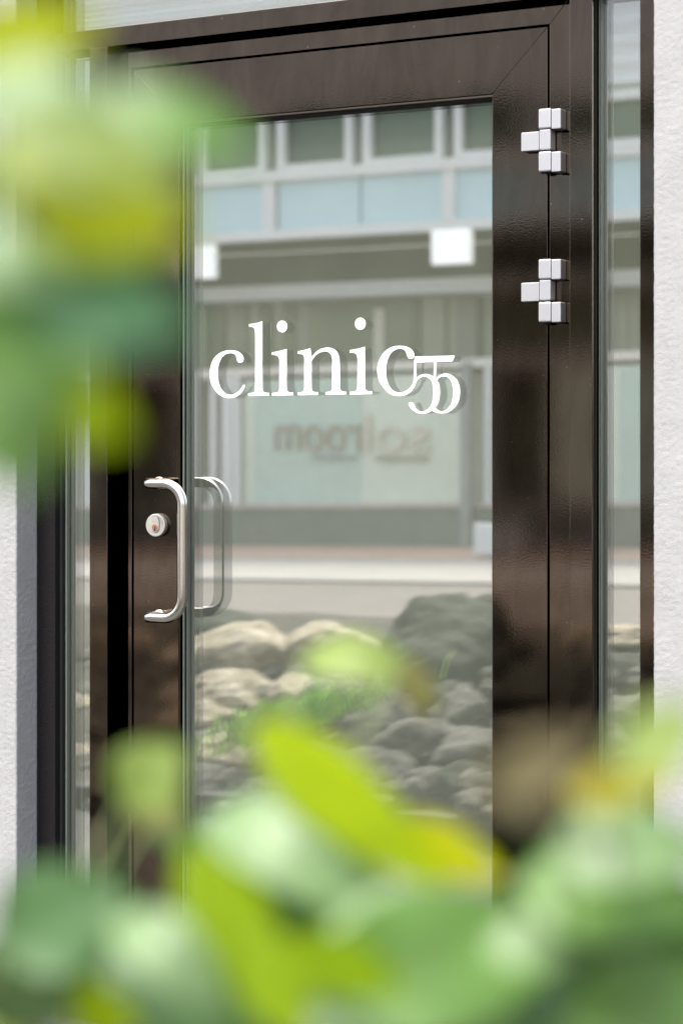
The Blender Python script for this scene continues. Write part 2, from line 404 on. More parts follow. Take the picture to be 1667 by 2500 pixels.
# lettering: outlines of the cut vinyl, (x, y) in enlarged photo pixels, third value 1 = corner
def outline(pts, org, s):
    n = len(pts); k0 = next((i for i, p in enumerate(pts) if len(p) == 3), None)
    P2 = [Vector((p[0], p[1])) for p in pts]; cor = [len(p) == 3 for p in pts]
    out = []
    for i in range(n):
        a, b = P2[i], P2[(i + 1) % n]
        if cor[i] and cor[(i + 1) % n]: out.append(a); continue
        ta = (b - P2[i - 1]) * .5 if not cor[i] else None
        tb = (P2[(i + 2) % n] - a) * .5 if not cor[(i + 1) % n] else None
        L = (b - a).length
        if ta is not None and ta.length > 0: ta = ta.normalized() * L
        if tb is not None and tb.length > 0: tb = tb.normalized() * L
        if ta is None: ta = (b - a) * 2 - tb if tb is not None else b - a; ta = ta.normalized() * L
        if tb is None: tb = ((b - a) * 2 - ta).normalized() * L
        st = 6
        for q in range(st):
            h = q / st; h2 = h * h; h3 = h2 * h
            out.append(a * (2 * h3 - 3 * h2 + 1) + ta * (h3 - 2 * h2 + h) + b * (-2 * h3 + 3 * h2) + tb * (h3 - h2))
    YL = YD - .0006
    return [((q := P(org[0] + p.x / s, org[1] + p.y / s, YL)).x, q.z) for p in out]
c1 = [(775,1332,1),(745,1415),(690,1490),(610,1555),(500,1583),(380,1570),(270,1510),(180,1410),(120,1290),(97,1140),(110,990),(160,850),(240,755),(350,690),(480,667),(600,680),(680,720),(730,780),(742,840),(722,890),(675,907),(635,890),(610,840),(597,770),(560,735),(480,722),(400,745),(330,805),(280,900),(255,1010),(248,1130),(262,1260),(300,1380),(360,1465),(430,1510),(510,1520),(590,1495),(660,1440),(705,1380),(732,1332,1)]
l1 = [(848,165,1),(930,158),(1010,140),(1098,112,1),(1100,1000,1),(1103,1390,1),(1112,1440),(1135,1470),(1175,1480),(1232,1483,1),(1230,1536,1),(832,1544,1),(830,1490,1),(900,1484),(940,1472),(960,1440),(965,1390,1),(966,360,1),(955,270),(935,235),(900,222),(848,218,1)]
i1 = [(110,706,1),(200,692),(290,670),(388,642,1),(387,1370,1),(395,1430),(415,1462),(450,1473),(519,1475,1),(518,1528,1),(110,1535,1),(110,1484,1),(190,1478),(225,1465),(243,1435),(250,1370,1),(252,900,1),(245,830),(225,785),(190,765),(150,758),(110,756,1)]
n1 = [(602,685,1),(690,672),(770,650),(838,628,1),(855,700),(866,800,1),(930,720),(1000,665),(1080,630),(1180,617),(1280,640),(1350,700),(1390,790),(1402,900),(1404,960,1),(1408,1360,1),(1415,1420),(1440,1450),(1480,1460),(1528,1460,1),(1527,1512,1),(1130,1520,1),(1130,1470,1),(1190,1465),(1230,1450),(1253,1420),(1259,1360,1),(1262,900,1),(1255,800),(1225,735),(1180,700),(1120,690),(1040,705),(960,750),(900,820),(864,880,1),(865,1370,1),(872,1425),(890,1455),(930,1467),(990,1468,1),(989,1520,1),(604,1528,1),(603,1477,1),(665,1472),(700,1455),(720,1420),(727,1360,1),(728,830,1),(720,780),(700,752),(665,740),(602,736,1)]
i2 = [(108,663,1),(200,650),(300,628),(392,598,1),(396,1350,1),(403,1410),(425,1440),(460,1450),(532,1451,1),(531,1506,1),(106,1514,1),(106,1462,1),(190,1457),(225,1440),(243,1410),(252,1340,1),(256,880,1),(250,800),(235,750),(205,725),(160,716),(108,716,1)]
c2 = [(1080,583),(1180,597),(1270,640),(1320,700),(1338,760),(1322,810),(1275,832),(1225,812),(1200,760),(1180,700),(1140,655),(1080,640),(1000,650),(930,690),(870,760),(825,870),(803,980),(800,1090),(815,1220),(850,1330),(905,1415),(970,1462),(1050,1475),(1130,1467),(1210,1425),(1270,1370),(1310,1310),(1325,1260,1),(1370,1280,1),(1350,1350),(1300,1430),(1240,1490),(1160,1530),(1050,1545),(940,1530),(830,1470),(740,1370),(670,1250),(635,1100),(640,960),(680,830),(750,720),(850,635),(960,593)]
f1 = [(315,200,1),(1275,178,1),(1250,240),(1215,305),(1165,323,1),(352,343,1),(340,738,1),(400,680),(480,635),(580,620),(680,640),(780,700),(850,790),(895,900),(913,1050),(900,1200),(860,1330),(790,1430),(700,1510),(600,1552),(480,1567),(370,1545),(280,1490),(210,1420),(170,1355),(180,1310),(230,1293),(275,1312),(300,1360),(335,1440),(390,1495),(470,1518),(560,1500),(640,1450),(700,1370),(735,1280),(752,1150),(758,1020),(745,880),(710,780),(650,715),(590,688),(530,685),(450,705),(385,760),(345,830,1),(286,810,1),(290,700,1),(300,400,1)]
f2 = [(778,325,1),(824,325,1),(812,738,1),(880,665),(960,625),(1060,610),(1160,630),(1260,700),(1340,800),(1385,930),(1395,1070),(1375,1220),(1320,1350),(1230,1450),(1120,1530),(1000,1560),(870,1553),(780,1525),(725,1490,1),(805,1415,1),(850,1470),(910,1505),(970,1510),(1050,1485),(1130,1420),(1190,1320),(1222,1200),(1238,1060),(1225,920),(1190,800),(1130,715),(1070,683),(1000,676),(930,695),(870,745),(838,790,1),(765,700,1)]
def ell(cx, cy, rx, ry): return [(cx + rx * math.cos(a * math.pi / 8), cy + ry * math.sin(a * math.pi / 8)) for a in range(16)]
A7, B7, C7, D7 = ((500, 770), 7.84), ((650, 770), 7.84), ((840, 770), 7.84), ((980, 850), 9.8)
def letter(paths, k, th, lab):
    cu = bpy.data.curves.new('letter', 'CURVE'); cu.dimensions = '2D'; cu.fill_mode = 'BOTH'; cu.extrude = th / 2
    for p in paths:
        pl = outline(p, *k); s = cu.splines.new('POLY'); s.points.add(len(pl) - 1); s.use_cyclic_u = True
        for q, (x, z) in zip(s.points, pl): q.co = (x, z, 0, 1)
    tmp = bpy.data.objects.new('tmp', cu); COL.objects.link(tmp)
    me = bpy.data.meshes.new_from_object(tmp.evaluated_get(bpy.context.evaluated_depsgraph_get()))
    bpy.data.objects.remove(tmp); bpy.data.curves.remove(cu)
    me.transform(Matrix.Rotation(math.pi / 2, 4, 'X')); me.transform(Matrix.Translation((0, YD - .00005 - th / 2, 0)))
    me.materials.clear()
    o = link('letter', me, door, M_vinyl); o['label'] = lab
    return o
letter([c1], A7, .0005, 'first white letter c of the word'); letter([l1], A7, .0005, 'white letter l')
letter([i1, ell(303, 212, 98, 112)], B7, .0005, 'first white letter i'); letter([n1], B7, .0005, 'white letter n')
letter([i2, ell(307, 160, 102, 115)], C7, .0005, 'second white letter i')
letter([c2], C7, .0006, 'second white letter c'); letter([f1], D7, .0008, 'first white digit 5, lowered'); letter([f2], D7, .0011, 'second white digit 5, lowered')

# pull handle: bent steel tube on two round stand-offs
YH = .000
hl = P(360, 1180, YH); hr = P(443.5, 1180, YH); hb = P(447, 1511, YH)
hx0, hx1 = hl.x, (hr.x + hb.x) / 2; hz1, hz0 = hl.z, hb.z
rb = .045; pts = [(hx0, YH, hz1), (hx0 + .012, YH, hz1)]
for i in range(11):
    a = math.pi / 2 * (1 - i / 10); pts.append((hx1 - rb + rb * math.cos(a), YH, hz1 - rb + rb * math.sin(a)))
for i in range(1, 8): pts.append((hx1, YH, hz1 - rb - (hz1 - hz0 - 2 * rb) * i / 8))
for i in range(11):
    a = -math.pi / 2 * i / 10; pts.append((hx1 - rb + rb * math.cos(a), YH, hz0 + rb + rb * math.sin(a)))
pts += [(hx0 + .012, YH, hz0), (hx0, YH, hz0)]
RT = .0112
pts = [(hx0 - .002, YH, hz1)] + pts[0:1] + pts[1:-1] + pts[-1:] + [(hx0 - .002, YH, hz0)]
hd = tube('handle', pts, [RT * .8] + [RT] * (len(pts) - 2) + [RT * .8], M_steel, door, 32)
for zz, vv in ((hz1, 1180), (hz0, 1511)):
    x_ = P(394, vv, YF).x - .004
    tube('handle_mount', [(x_, YF + .001, zz), (x_, YF - .004, zz)], [.013, .013], M_lock, hd, 24)
    tube('handle_mount', [(x_, YF - .0035, zz), (x_, YH + .002, zz)], [.0102, .0102], M_lock, hd, 24)

# round lock cover
lc = P(379.4, 1282.5, YF - .012); rl = .0243
lk = disc('lock', (lc.x, lc.z), rl, YF - .012, YF, M_lock, door, .0016)
oc = P(378.4, 1280.5, YF - .013); hw_, hh = .0104, .0170
def stadium(cx, cz, a, b, n=10):
    o_ = []
    for i in range(n + 1):
        t_ = math.pi * i / n; o_.append((cx + a * math.cos(t_), cz + (b - a) + a * math.sin(t_)))
    for i in range(n + 1):
        t_ = math.pi + math.pi * i / n; o_.append((cx + a * math.cos(t_), cz - (b - a) + a * math.sin(t_)))
    return o_
prism('lock_rim', stadium(oc.x + .0007, oc.z, hw_ + .0008, hh + .0008), YF - .0123, YF - .011, M_gap, lk)
prism('lock_cylinder', stadium(oc.x, oc.z, hw_, hh), YF - .0132, YF - .012, M_lock, lk, .0004)
kc = P(378.2, 1288.3, YF - .014)
disc('lock_core', (kc.x, kc.z), .0074, YF - .0142, YF - .0131, M_brass, lk, .0004, 28)
prism('keyhole', [(kc.x - .0007, kc.z + .0028), (kc.x + .0007, kc.z + .0028), (kc.x + .0012, kc.z - .001), (kc.x + .0019, kc.z - .0062), (kc.x - .0019, kc.z - .0062), (kc.x - .0010, kc.z - .001)], YF - .0146, YF - .0141, M_gap, lk)
bm = bmesh.new()
for i in range(7): bmbox(bm, oc.x - .0066 + i * .0019, oc.x - .0053 + i * .0019, YF - .0134, YF - .0131, oc.z + .0052, oc.z + .0066)
bm_obj('engraving', bm, simple('engraved_grey', (.3, .29, .27), .5), lk)

# hinges, three of them: six aluminium blocks round the leaf gap
def hinge(v0):
    s = 7.84; o = lambda X_, Y_, Yp: P(1240 + X_ / s, v0 + (Y_ - 270) / s, Yp)
    hg = None
    def blk(name, xa, xb, ya, yb, yf, yb_, bev, par):
        a = o(xa, ya, yf); c = o(xb, yb, yf)
        cz = (o(xa, ya, yf).z + o(xb, ya, yf).z) / 2; cz2 = (o(xa, yb, yf).z + o(xb, yb, yf).z) / 2
        return box(name, a.x, c.x, yf, yb_, cz2, cz, M_hinge, par, bev, 3)
    hg = blk('hinge', 592, 806, 668, 1062, .012, .038, .0022, door)
    blk('hinge_flag', 246, 590, 724, 1084, .020, YF - .0005, .0012, hg)
    for ya, yb in ((272, 657), (1092, 1480)):
        blk('hinge_knuckle', 572, 812, ya, yb, .010, .038, .0030, hg)
        blk('hinge_block', 822, 1002, ya + 4, yb + 4, .011, YF - .0005, .0018, hg)
    a = o(640, 1490, .02); tube('hinge_pin', [(a.x + .006, .024, a.z + .012), (a.x + .006, .024, a.z - .003)], .009, M_gap, hg, 16)
    tube('hinge_pin', [(a.x + .006, .026, a.z + .012), (a.x + .006, .026, a.z + .109)], .004, M_gap, hg, 10)
for v0 in (264.4, 632.0, 2213.0): hinge(v0)

# ------------------------------------------------------------------ building across the street (seen mirrored in the panes)
DF = 16.6; YB = GL - DF
M_white = simple('white_frame_paint', (.73, .725, .71), .5, var=.03)
M_blue = simple('pale_blue_panel', (.55, .7, .74), .35, var=.05, scale=.8)
M_dkwin = simple('dark_green_glass', (.085, .12, .075), .25, var=.3, scale=.6)
M_olive = simple('olive_soffit', (.2, .21, .13), .8, var=.15, scale=1.2)
M_fascia = simple('grey_fascia', (.57, .57, .55), .6, var=.04)
M_curt = simple('beige_curtain', (.34, .34, .25), .8, var=.1, scale=1)
M_curt2 = simple('taupe_curtain', (.27, .26, .2), .8, var=.1, scale=1)
M_shopw = simple('frosted_shop_glass', (.68, .72, .6), .35, var=.04)
M_teal = simple('teal_shop_glass', (.52, .62, .54), .35, var=.06)
M_plin = simple('grey_green_plinth', (.19, .205, .17), .8, var=.06)
M_col = simple('dark_grey_column', (.28, .29, .27), .6)
M_warm = simple('orange_sign', (.66, .6, .5), .6)
M_brown = simple('brown_sign', (.4, .35, .26), .6)
m, t, b = new_mat('lamp_glow'); b.inputs['Base Color'].default_value = (.9, .9, .92, 1)
b.inputs['Emission Color'].default_value = (1, .98, 1, 1); b.inputs['Emission Strength'].default_value = .15; M_lamp = m
def vx(u): return V(u, 1066, DF).x
def vz(u, v): return V(u, v, DF).z
ZC = lambda v: vz(833.5, v)
B = thing('building', 'long building with pale blue panels and white slats mirrored in the door glass', 'building', (vx(833), YB, 0))
def bx(name, u0, u1, z0, z1, d0, d1, mat, parent=None, bev=0):
    """u in photo pixels, z in metres, d = distance out of the facade"""
    return box(name, vx(u0), vx(u1), YB + d0, YB + d1, z0, z1, mat, parent or B, bev)
UL, UR = -900, 2700
# upper storey is flush with the canopy edge (0), ground floor set back 1.2 m
zsp0, zsp1 = ZC(552), ZC(432)                      # spandrel
zsl = ZC(405); zwt = ZC(150)
zc0 = vz(1510, 205)
bx('upper_wall', UL, UR, zsp0 + .02, zc0 + 2.1, -.6, -.121, M_plin)
bx('spandrel_rail', UL, UR, zsp0 - .12, zsp0, -.12, .05, M_white)
bx('window_sill', UL, UR, zsp1, zsl, -.12, .06, M_white)
us = [632, 844, 1063]
wins = [(-400, -223), (-212, -45), (-10, 168), (214, 384), (503, 632), (696, 844), (906, 1063), (1128, 1275), (1340, 1700), (1765, 1940), (2000, 2180)]
for a, b_ in wins:
    right = a > 1300
    top = ZC(228) if not right else vz(1510, 246)
    wn = bx('window', a, b_, zsl, top, -.12, -.06, M_dkwin)
    for s_, e_ in ((a - 18, a), (b_, b_ + 17)):
        bx('window_frame', s_, e_, zsl + .0, top + .1, -.12, .05, M_white, wn)
    bx('window_frame', a, b_, zsl + .002, zsl + .06, -.058, .045, M_white, wn)
    bx('window_frame', a, b_, top, top + .1, -.12, .045, M_white, wn)
for k, (a, b_) in enumerate([(-600, -236), (-222, 195), (215, 640), (676, 874), (880, 1079), (1109, 1320), (1335, 1760), (1780, 2200)]):
    bx('spandrel_panel', a, b_, zsp0 + .001, zsp1 - .001, -.10, -.02, M_blue)
for a in (-236, 195, 640, 1079, 1320, 1760):
    bx('mullion', a + 2, a + 32, zsp0 + .002, zsp1 - .002, -.1, .04, M_white)
M_slat = simple('white_cladding', (.9, .9, .9), .5, var=.03)
zc0 = vz(1510, 205)
bx('lower_fascia', 1290, UR, vz(1510, 246) + .105, zc0, -.12, .02, simple('grey_green_fascia', (.4, .42, .37), .7))
k = 0; z = zc0
for j_ in range(1, 20):
    zz_ = zc0 - j_ * .0715
    if zz_ > ZC(228) + .1: bx('cladding_slat', UL, 1284, zz_ + .004, zz_ + .066, -.10, .03, M_slat)
while z < zc0 + 2.1:
    for (a, b_) in ((UL, 1284), (1288, UR)):
        
        bx('cladding_slat', a, b_, z + .002, z + .068, -.10, .03 + .012 * (k % 3 == 0), M_slat)
    z += .0715; k += 1
def louvre(o):
    zs_ = [v_.co.z for v_ in o.data.vertices]; m_ = (min(zs_) + max(zs_)) / 2
    for v_ in o.data.vertices:
        if v_.co.z > m_: v_.co.y -= .05
for o_ in list(B.children):
    if o_.name.startswith('cladding_slat'): louvre(o_)
bx('cladding_backing', UL, UR, zc0 + .0, zc0 + 2.15, -.2, -.181, M_fascia)
bx('roof_edge', UL, UR, zc0 + 2.15, zc0 + 2.3, -.6, .25, M_fascia)
# soffit, canopy beam and set-back ground floor
GB = -1.3
bx('soffit', UL, UR, zsp0 - .125, zsp0 - .121, GB, .04, M_olive)
bx('upper_shop_wall', UL, UR, ZC(672) - .02, zsp0 - .13, GB - .1, GB, M_olive)
bx('canopy_beam', UL, UR, ZC(712), ZC(675), GB + .001, .30 - 1.0, M_fascia)
for a, b_, v0, v1 in ((-560, -460, 720, 640), (424, 526, 681, 599), (1056, 1150, 645, 560), (1690, 1795, 600, 510)):
    lm = box('cube_lamp', vx(a), vx(b_), YB - .05, YB + .06, vz((a + b_) / 2, v0), vz((a + b_) / 2, v1), M_lamp, None, .01)
    tag(lm, 'glowing white cube lamp under the canopy, mirrored %s' % ('at the left edge of the door glass' if a == 424 else 'upper right in the door glass' if a == 1056 else 'left of the door' if a < 0 else 'beyond the right pane'), 'lamp', 'cube lamps under the canopy')
slope = lambda x: .022 * (x - XC)
def shear(o):
    for v_ in o.data.vertices:
        wx = v_.co.x + ORG.get(o.name, Vector()).x
        v_.co.z += slope(wx) - slope(vx(833))
    return o
zg = slope(vx(833)) + .1
zw0 = ZC(1236); zw1 = ZC(908)
shear(bx('plinth', UL, UR, zg - .6, zw0 - .02, GB - .2, GB + 1.25, M_plin))
shear(bx('shop_sill', UL, UR, zw0 - .02, zw0 + .03, GB - .1, GB + 1.27, simple('pinkish_sill', (.55, .47, .43), .7)))
FB = GB + 1.2
shear(bx('shop_glass', UL, UR, zw0 + .031, zw1, GB - .1, GB, M_curt))
for a, b_, mt_ in ((573, 1128, M_shopw), (600, 862, M_teal), (-300, 180, M_shopw), (1330, 1760, M_shopw), (1500, 1700, M_teal)):
    dd = .02 if mt_ is M_teal else .01
    shear(bx('shop_panel', a, b_, zw0 + .032, zw1 - (.08 if mt_ is M_teal else .05), GB + .0, FB - .1 + dd, mt_))
shear(bx('shop_rail', UL, UR, zw1, zw1 + .1, GB - .1, FB - .06, simple('cream_rail', (.72, .66, .6), .6)))
# folds of curtain above the rail
u = UL
while u < UR:
    w_ = rnd.choice([10, 16, 22, 30]); m_ = rnd.choice([M_curt, M_curt2, M_curt, M_olive])
    bx('curtain_fold', u, u + w_, zw1 + .1, ZC(714), GB - .1, GB + .1 + rnd.uniform(0, .08), m_); u += w_ + .5
bx('door_opening', 640, 900, zw1 + .12, ZC(716), GB + .1, GB + .2, M_olive)
bx('door_opening', 805, 830, zw1 + .12, ZC(740), GB + .2, GB + .215, M_warm)
for a, b_ in ((500, 512), (530, 552), (556, 570), (440, 470), (1170, 1186), (200, 216), (1790, 1810)):
    shear(bx('shop_mullion', a, b_, zw0 + .032, zw1 - .01, FB - .08, FB + .0, M_white))
for a, b_ in ((1130, 1152), (300, 318), (1780, 1788)):
    shear(bx('column', a, b_, zg - .1, zw1 + .05, FB + .1, FB + .2, M_col))
# sign on the shop glass; it reads the right way round in the street and mirrored here
def sign(word, u_left, u_right, v0, v1, mat, lab):
    cu = bpy.data.curves.new('sign', 'FONT'); cu.body = word; cu.extrude = .01
    tmp = bpy.data.objects.new('tmp', cu); COL.objects.link(tmp); bpy.context.view_layer.update()
    me = bpy.data.meshes.new_from_object(tmp.evaluated_get(bpy.context.evaluated_depsgraph_get())); bpy.data.objects.remove(tmp); bpy.data.curves.remove(cu)
    xs = [v_.co.x for v_ in me.vertices]; ys = [v_.co.y for v_ in me.vertices]
    x0, x1, y0, y1 = min(xs), max(xs), min(ys), max(ys)
    X0, X1 = vx(u_left), vx(u_right); Z0, Z1 = ZC(v0), ZC(v1)
    for v_ in me.vertices:
        # seen from the door side (looking towards -y) left is +x
        v_.co = Vector((X1 + (X0 - X1) * (v_.co.x - x0) / (x1 - x0), YB + FB - .05 + v_.co.z, Z0 + (Z1 - Z0) * (v_.co.y - y0) / (y1 - y0)))
    me.materials.clear(); o = link('sign_lettering', me, B, mat); o['label'] = lab; return o
sign('room', 652, 862, 1102, 1036, M_brown, 'dark brown blurred sign word')
sign('sol', 872, 1030, 1102, 1010, M_warm, 'faint tan blurred sign word')
bx('sign_underline', 745, 850, ZC(1122), ZC(1112), FB - .05, FB - .04, simple('grey_print', (.34, .36, .32), .6))
bx('sign_underline', 900, 1030, ZC(1124), ZC(1114), FB - .05, FB - .04, M_curt)
# white planter by the column
pl = thing('planter', 'white square planter by the column, mirrored at the right edge of the door glass', 'planter', (vx(1190), YB + 2.2, 0))
a_, b_ = V(1152, 1320, DF - 2.2), V(1240, 1250, DF - 2.2); YP = GL - DF + 2.2; zg2 = street_z(a_.x, YP) + .04
box('planter_box', a_.x, b_.x, YP - .5, YP, zg2, zg2 + .32, M_white, pl, .02)
box('planter_soil', a_.x + .04, b_.x - .04, YP - .46, YP - .04, zg2 + .321, zg2 + .34, M_soil, pl)

# ------------------------------------------------------------------ rocks on the embankment (seen mirrored)
def rock_mat(name, a, b_, c):
    m, t, b = new_mat(name); v = coords(t)
    t.links.new(ramp(t, nz(t, 7, 8, .7, v, .8).outputs[0], [(.28, a), (.5, b_), (.72, c)]), b.inputs['Base Color'])
    b.inputs['Roughness'].default_value = .9; bump(t, b, nz(t, 22, 8, .7, v).outputs[0], 1, .03); return m
R_tan = rock_mat('tan_stone', (.09, .075, .045), (.36, .31, .23), (.66, .6, .5))  # wide light-dark mottle carries sunlit faces and crevice shade in the colour
R_grey = rock_mat('shade_grey_stone', (.035, .034, .028), (.11, .105, .09), (.23, .22, .195))  # darker greys stand in for shade on the right half of the bank
R_dark = rock_mat('shade_dark_stone', (.012, .015, .008), (.035, .042, .027), (.08, .085, .065))  # darkest tone, shade of the right-hand boulders put into the stone colour
ICO = None
def rock(u, v, wpx, hpx, D, mat, seed, label):
    p = V(u, v, D); t = (CAMD + D) / (cY + sY * (u - 833.5) / FPX); s = t / FPX
    rx, rz = wpx * s / 2, hpx * s / 2; ry = (rx + rz) / 2 * .9
    bm = bmesh.new(); bmesh.ops.create_icosphere(bm, subdivisions=5, radius=1)
    off = Vector((seed * 3.1, seed * 1.7, seed * .9))
    ax = [Vector((rnd.gauss(0, 1), rnd.gauss(0, 1), rnd.gauss(0, 1))).normalized() for _ in range(13)]
    cut = [rnd.uniform(.66, .92) for _ in range(13)]
    for q in bm.verts:
        d = q.co.normalized(); r_ = 1.0
        for n_, c_ in zip(ax, cut):
            k_ = d.dot(n_)
            if k_ > 0 and r_ * k_ > c_: r_ = r_ * .25 + .75 * c_ / k_
        r_ *= 1 + .14 * noise.noise(d * 1.5 + off) + .06 * noise.noise(d * 4 + off) + .03 * noise.noise(d * 9 + off) + .025 * noise.noise(d * 22 + off)
        q.co = Vector((d.x * rx, d.y * ry, d.z * rz)) * r_ * 1.2
    o = bm_obj('rock', bm, mat, None, True); o.location = p
    tag(o, label, 'rock', 'rocks on the embankment, mirrored in the glass'); return o
def D_of(v):   # depth of the rock slope for a picture row
    k = (2000 - v) / 500; return 2.0 + 1.35 * max(0, min(1.1, k))
big = [ # u, v, w, h, material, label
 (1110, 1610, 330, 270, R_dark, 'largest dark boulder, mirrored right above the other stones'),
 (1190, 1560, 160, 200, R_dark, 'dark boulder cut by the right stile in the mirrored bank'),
 (560, 1545, 200, 90, R_dark, 'low dark boulder behind the tan stones, mirrored left'),
 (600, 1610, 330, 150, R_tan, 'long sunlit tan boulder at top left of the mirrored bank'),
 (800, 1600, 240, 140, R_tan, 'tan boulder behind the pale leaf in the mirrored bank'),
 (560, 1710, 240, 130, R_tan, 'pale weathered stone at left of the mirrored grass tuft'),
 (730, 1715, 190, 120, R_tan, 'warm tan stone right behind the mirrored grass tuft'),
 (500, 1770, 200, 100, R_tan, 'rough tan stone low at the left glass edge'),
 (600, 1855, 300, 110, R_tan, 'pinkish flat tan stone below the grass tuft'),
 (850, 1760, 240, 190, R_grey, 'grey pointed stone in the middle of the mirrored bank'),
 (930, 1800, 170, 200, R_grey, 'tall wedge of grey stone in the mirrored bank'),
 (1010, 1840, 220, 160, R_grey, 'grey stone below the olive leaf tip'),
 (1120, 1760, 150, 120, R_grey, 'small upright grey stone beneath the dark boulder'),
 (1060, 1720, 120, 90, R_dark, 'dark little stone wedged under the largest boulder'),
 (1150, 1860, 200, 150, R_grey, 'grey stone at the right glass edge, mid bank'),
 (900, 1900, 220, 120, R_grey, 'flat grey stone just above the yellow leaf'),
 (1040, 1915, 130, 80, R_grey, 'rounded small grey stone in the bottom row'),
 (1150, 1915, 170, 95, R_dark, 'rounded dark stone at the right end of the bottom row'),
 (740, 1880, 200, 110, R_grey, 'grey stone in shade behind the lime leaf'),
 (480, 1930, 260, 110, R_grey, 'grey stone low at the left, above the pale paving'),
 (330, 1600, 180, 120, R_tan, 'tan stone mirrored behind the steel handle side'),
 (190, 1740, 190, 110, R_tan, 'tan stone mirrored in the narrow left pane, upper one'),
 (190, 1860, 200, 110, R_tan, 'pale stone mirrored in the narrow left pane, lower one'),
 (330, 1790, 170, 120, R_grey, 'grey stone between the left pane and door glass'),
 (1510, 1560, 220, 80, R_tan, 'pale flat stone mirrored in the narrow right pane'),
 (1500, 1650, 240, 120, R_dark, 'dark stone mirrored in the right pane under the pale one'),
 (1530, 1750, 190, 110, R_grey, 'grey stone mirrored in the right pane, middle'),
 (1450, 1840, 220, 120, R_grey, 'grey stone mirrored in the right pane, lowest'),
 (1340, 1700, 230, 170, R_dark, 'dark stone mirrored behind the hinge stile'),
 (1330, 1860, 200, 130, R_grey, 'grey stone mirrored low behind the hinge stile'),
]
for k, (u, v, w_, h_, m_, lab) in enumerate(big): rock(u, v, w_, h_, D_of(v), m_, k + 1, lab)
# small rubble filling the gaps
bm = bmesh.new()
for i in range(260):
    v_ = rnd.uniform(1560, 1985); u_ = rnd.uniform(100, 1650); D_ = D_of(v_) - .06; p_ = V(u_, v_ + 10, D_)
    mm = Matrix.Translation(p_) @ Matrix.Rotation(rnd.uniform(0, 3), 4, 'Z') @ Matrix.Diagonal((rnd.uniform(.03, .09), rnd.uniform(.03, .06), rnd.uniform(.02, .055), 1))
    r0 = bmesh.ops.create_icosphere(bm, subdivisions=2, radius=1)
    for q in r0['verts']: q.co = mm @ (q.co * (1 + .35 * noise.noise(q.co * 1.3 + Vector((i, 0, 0)))))
rb_ = bm_obj('rubble', bm, R_grey); tag(rb_, 'small rubble filling the gaps between the mirrored stones', 'rubble', kind='stuff')
# low kerb of the bank
kb = box('kerb_stone', -12, 6, -2.0, -1.9, 0, .075, M_slab, None, .01); kb['kind'] = 'structure'
# grass tuft
bm = bmesh.new(); gc = V(660, 1750, 2.3)
for i in range(480):
    a = rnd.uniform(0, 6.28); r_ = abs(rnd.gauss(0, .12)); q = gc + Vector((r_ * math.cos(a) * 1.7, r_ * math.sin(a) * .6, -.06 + rnd.uniform(-.03, .03)))
    q.x += rnd.choice([0, .14, -.02]); q.z += (q.x - gc.x) * .35
    L = rnd.uniform(.06, .18); d = Vector((rnd.gauss(.25, .4), rnd.gauss(0, .4), 1)).normalized(); s_ = d.cross(Vector((0, 1, 0))).normalized() * .0045
    v1, v2 = bm.verts.new(q - s_), bm.verts.new(q + s_); v3, v4 = bm.verts.new(q + d * L * .6 + s_ * .7), bm.verts.new(q + d * L * .6 - s_ * .7)
    v5 = bm.verts.new(q + d * L + Vector((d.x * L * .4, d.y * L * .4, -L * .1)))
    bm.faces.new((v1, v2, v3, v4)); bm.faces.new((v4, v3, v5))
gr = bm_obj('grass_tuft', bm, simple('grass_blade', (.26, .46, .04), .6, var=.3, scale=20)); tag(gr, 'bright green grass tuft between the tan stones, mirrored in the glass', 'grass', kind='stuff')

# ------------------------------------------------------------------ shrubs close to the camera
def leaf_mat(name, col, trans, gloss=.35, tcol=None, coat=0.0):
    m, t, b = new_mat(name); v = coords(t)
    lo = tuple(c * .8 for c in col); hi = tuple(min(1, c * 1.2) for c in col)
    t.links.new(ramp(t, nz(t, 30, 3, .5, v).outputs[0], [(.3, lo), (.7, hi)]), b.inputs['Base Color'])
    b.inputs['Roughness'].default_value = gloss; b.inputs['Specular IOR Level'].default_value = .35
    b.inputs['Coat Weight'].default_value = coat; b.inputs['Coat Roughness'].default_value = .42
    tr = t.nodes.new('ShaderNodeBsdfTranslucent'); tr.inputs[0].default_value = (*(tcol or tuple(min(1, c * 2) for c in col)), 1)
    mx = t.nodes.new('ShaderNodeMixShader'); mx.inputs[0].default_value = trans
    t.links.new(b.outputs[0], mx.inputs[1]); t.links.new(tr.outputs[0], mx.inputs[2]); t.links.new(mx.outputs[0], t.nodes['Material Output'].inputs[0]); return m
L_sage = leaf_mat('sage_leaf', (.08, .165, .03), .25, .45, (.14, .32, .01), .15)
L_green = leaf_mat('green_leaf', (.045, .105, .028), .28, .45, (.09, .22, .01), .2)
L_pale = leaf_mat('pale_glossy_leaf', (.1, .165, .06), .15, .5, (.16, .32, .03), .2)
L_lime = leaf_mat('lime_leaf', (.27, .37, .001), .5, .7, (.5, .66, .0))
L_yel = leaf_mat('yellow_leaf', (.34, .36, .001), .5, .7, (.58, .62, .0))
L_lime2 = leaf_mat('fresh_green_leaf', (.19, .29, .001), .45, .7, (.34, .5, .0))
L_yel3 = leaf_mat('yellowish_lime_leaf', (.27, .31, .001), .45, .7, (.45, .52, .0))
L_sage2 = leaf_mat('blue_green_leaf', (.06, .15, .06), .22, .45, (.09, .26, .04), .2)
L_deep = leaf_mat('shaded_green_leaf', (.04, .075, .02), .25, .6, (.07, .15, .01), .05)  # darker copy for gaps among the leaves, their shade is in the colour
L_tip = leaf_mat('young_pale_leaf', (.17, .23, .055), .35, .55, (.28, .38, .05), .05)
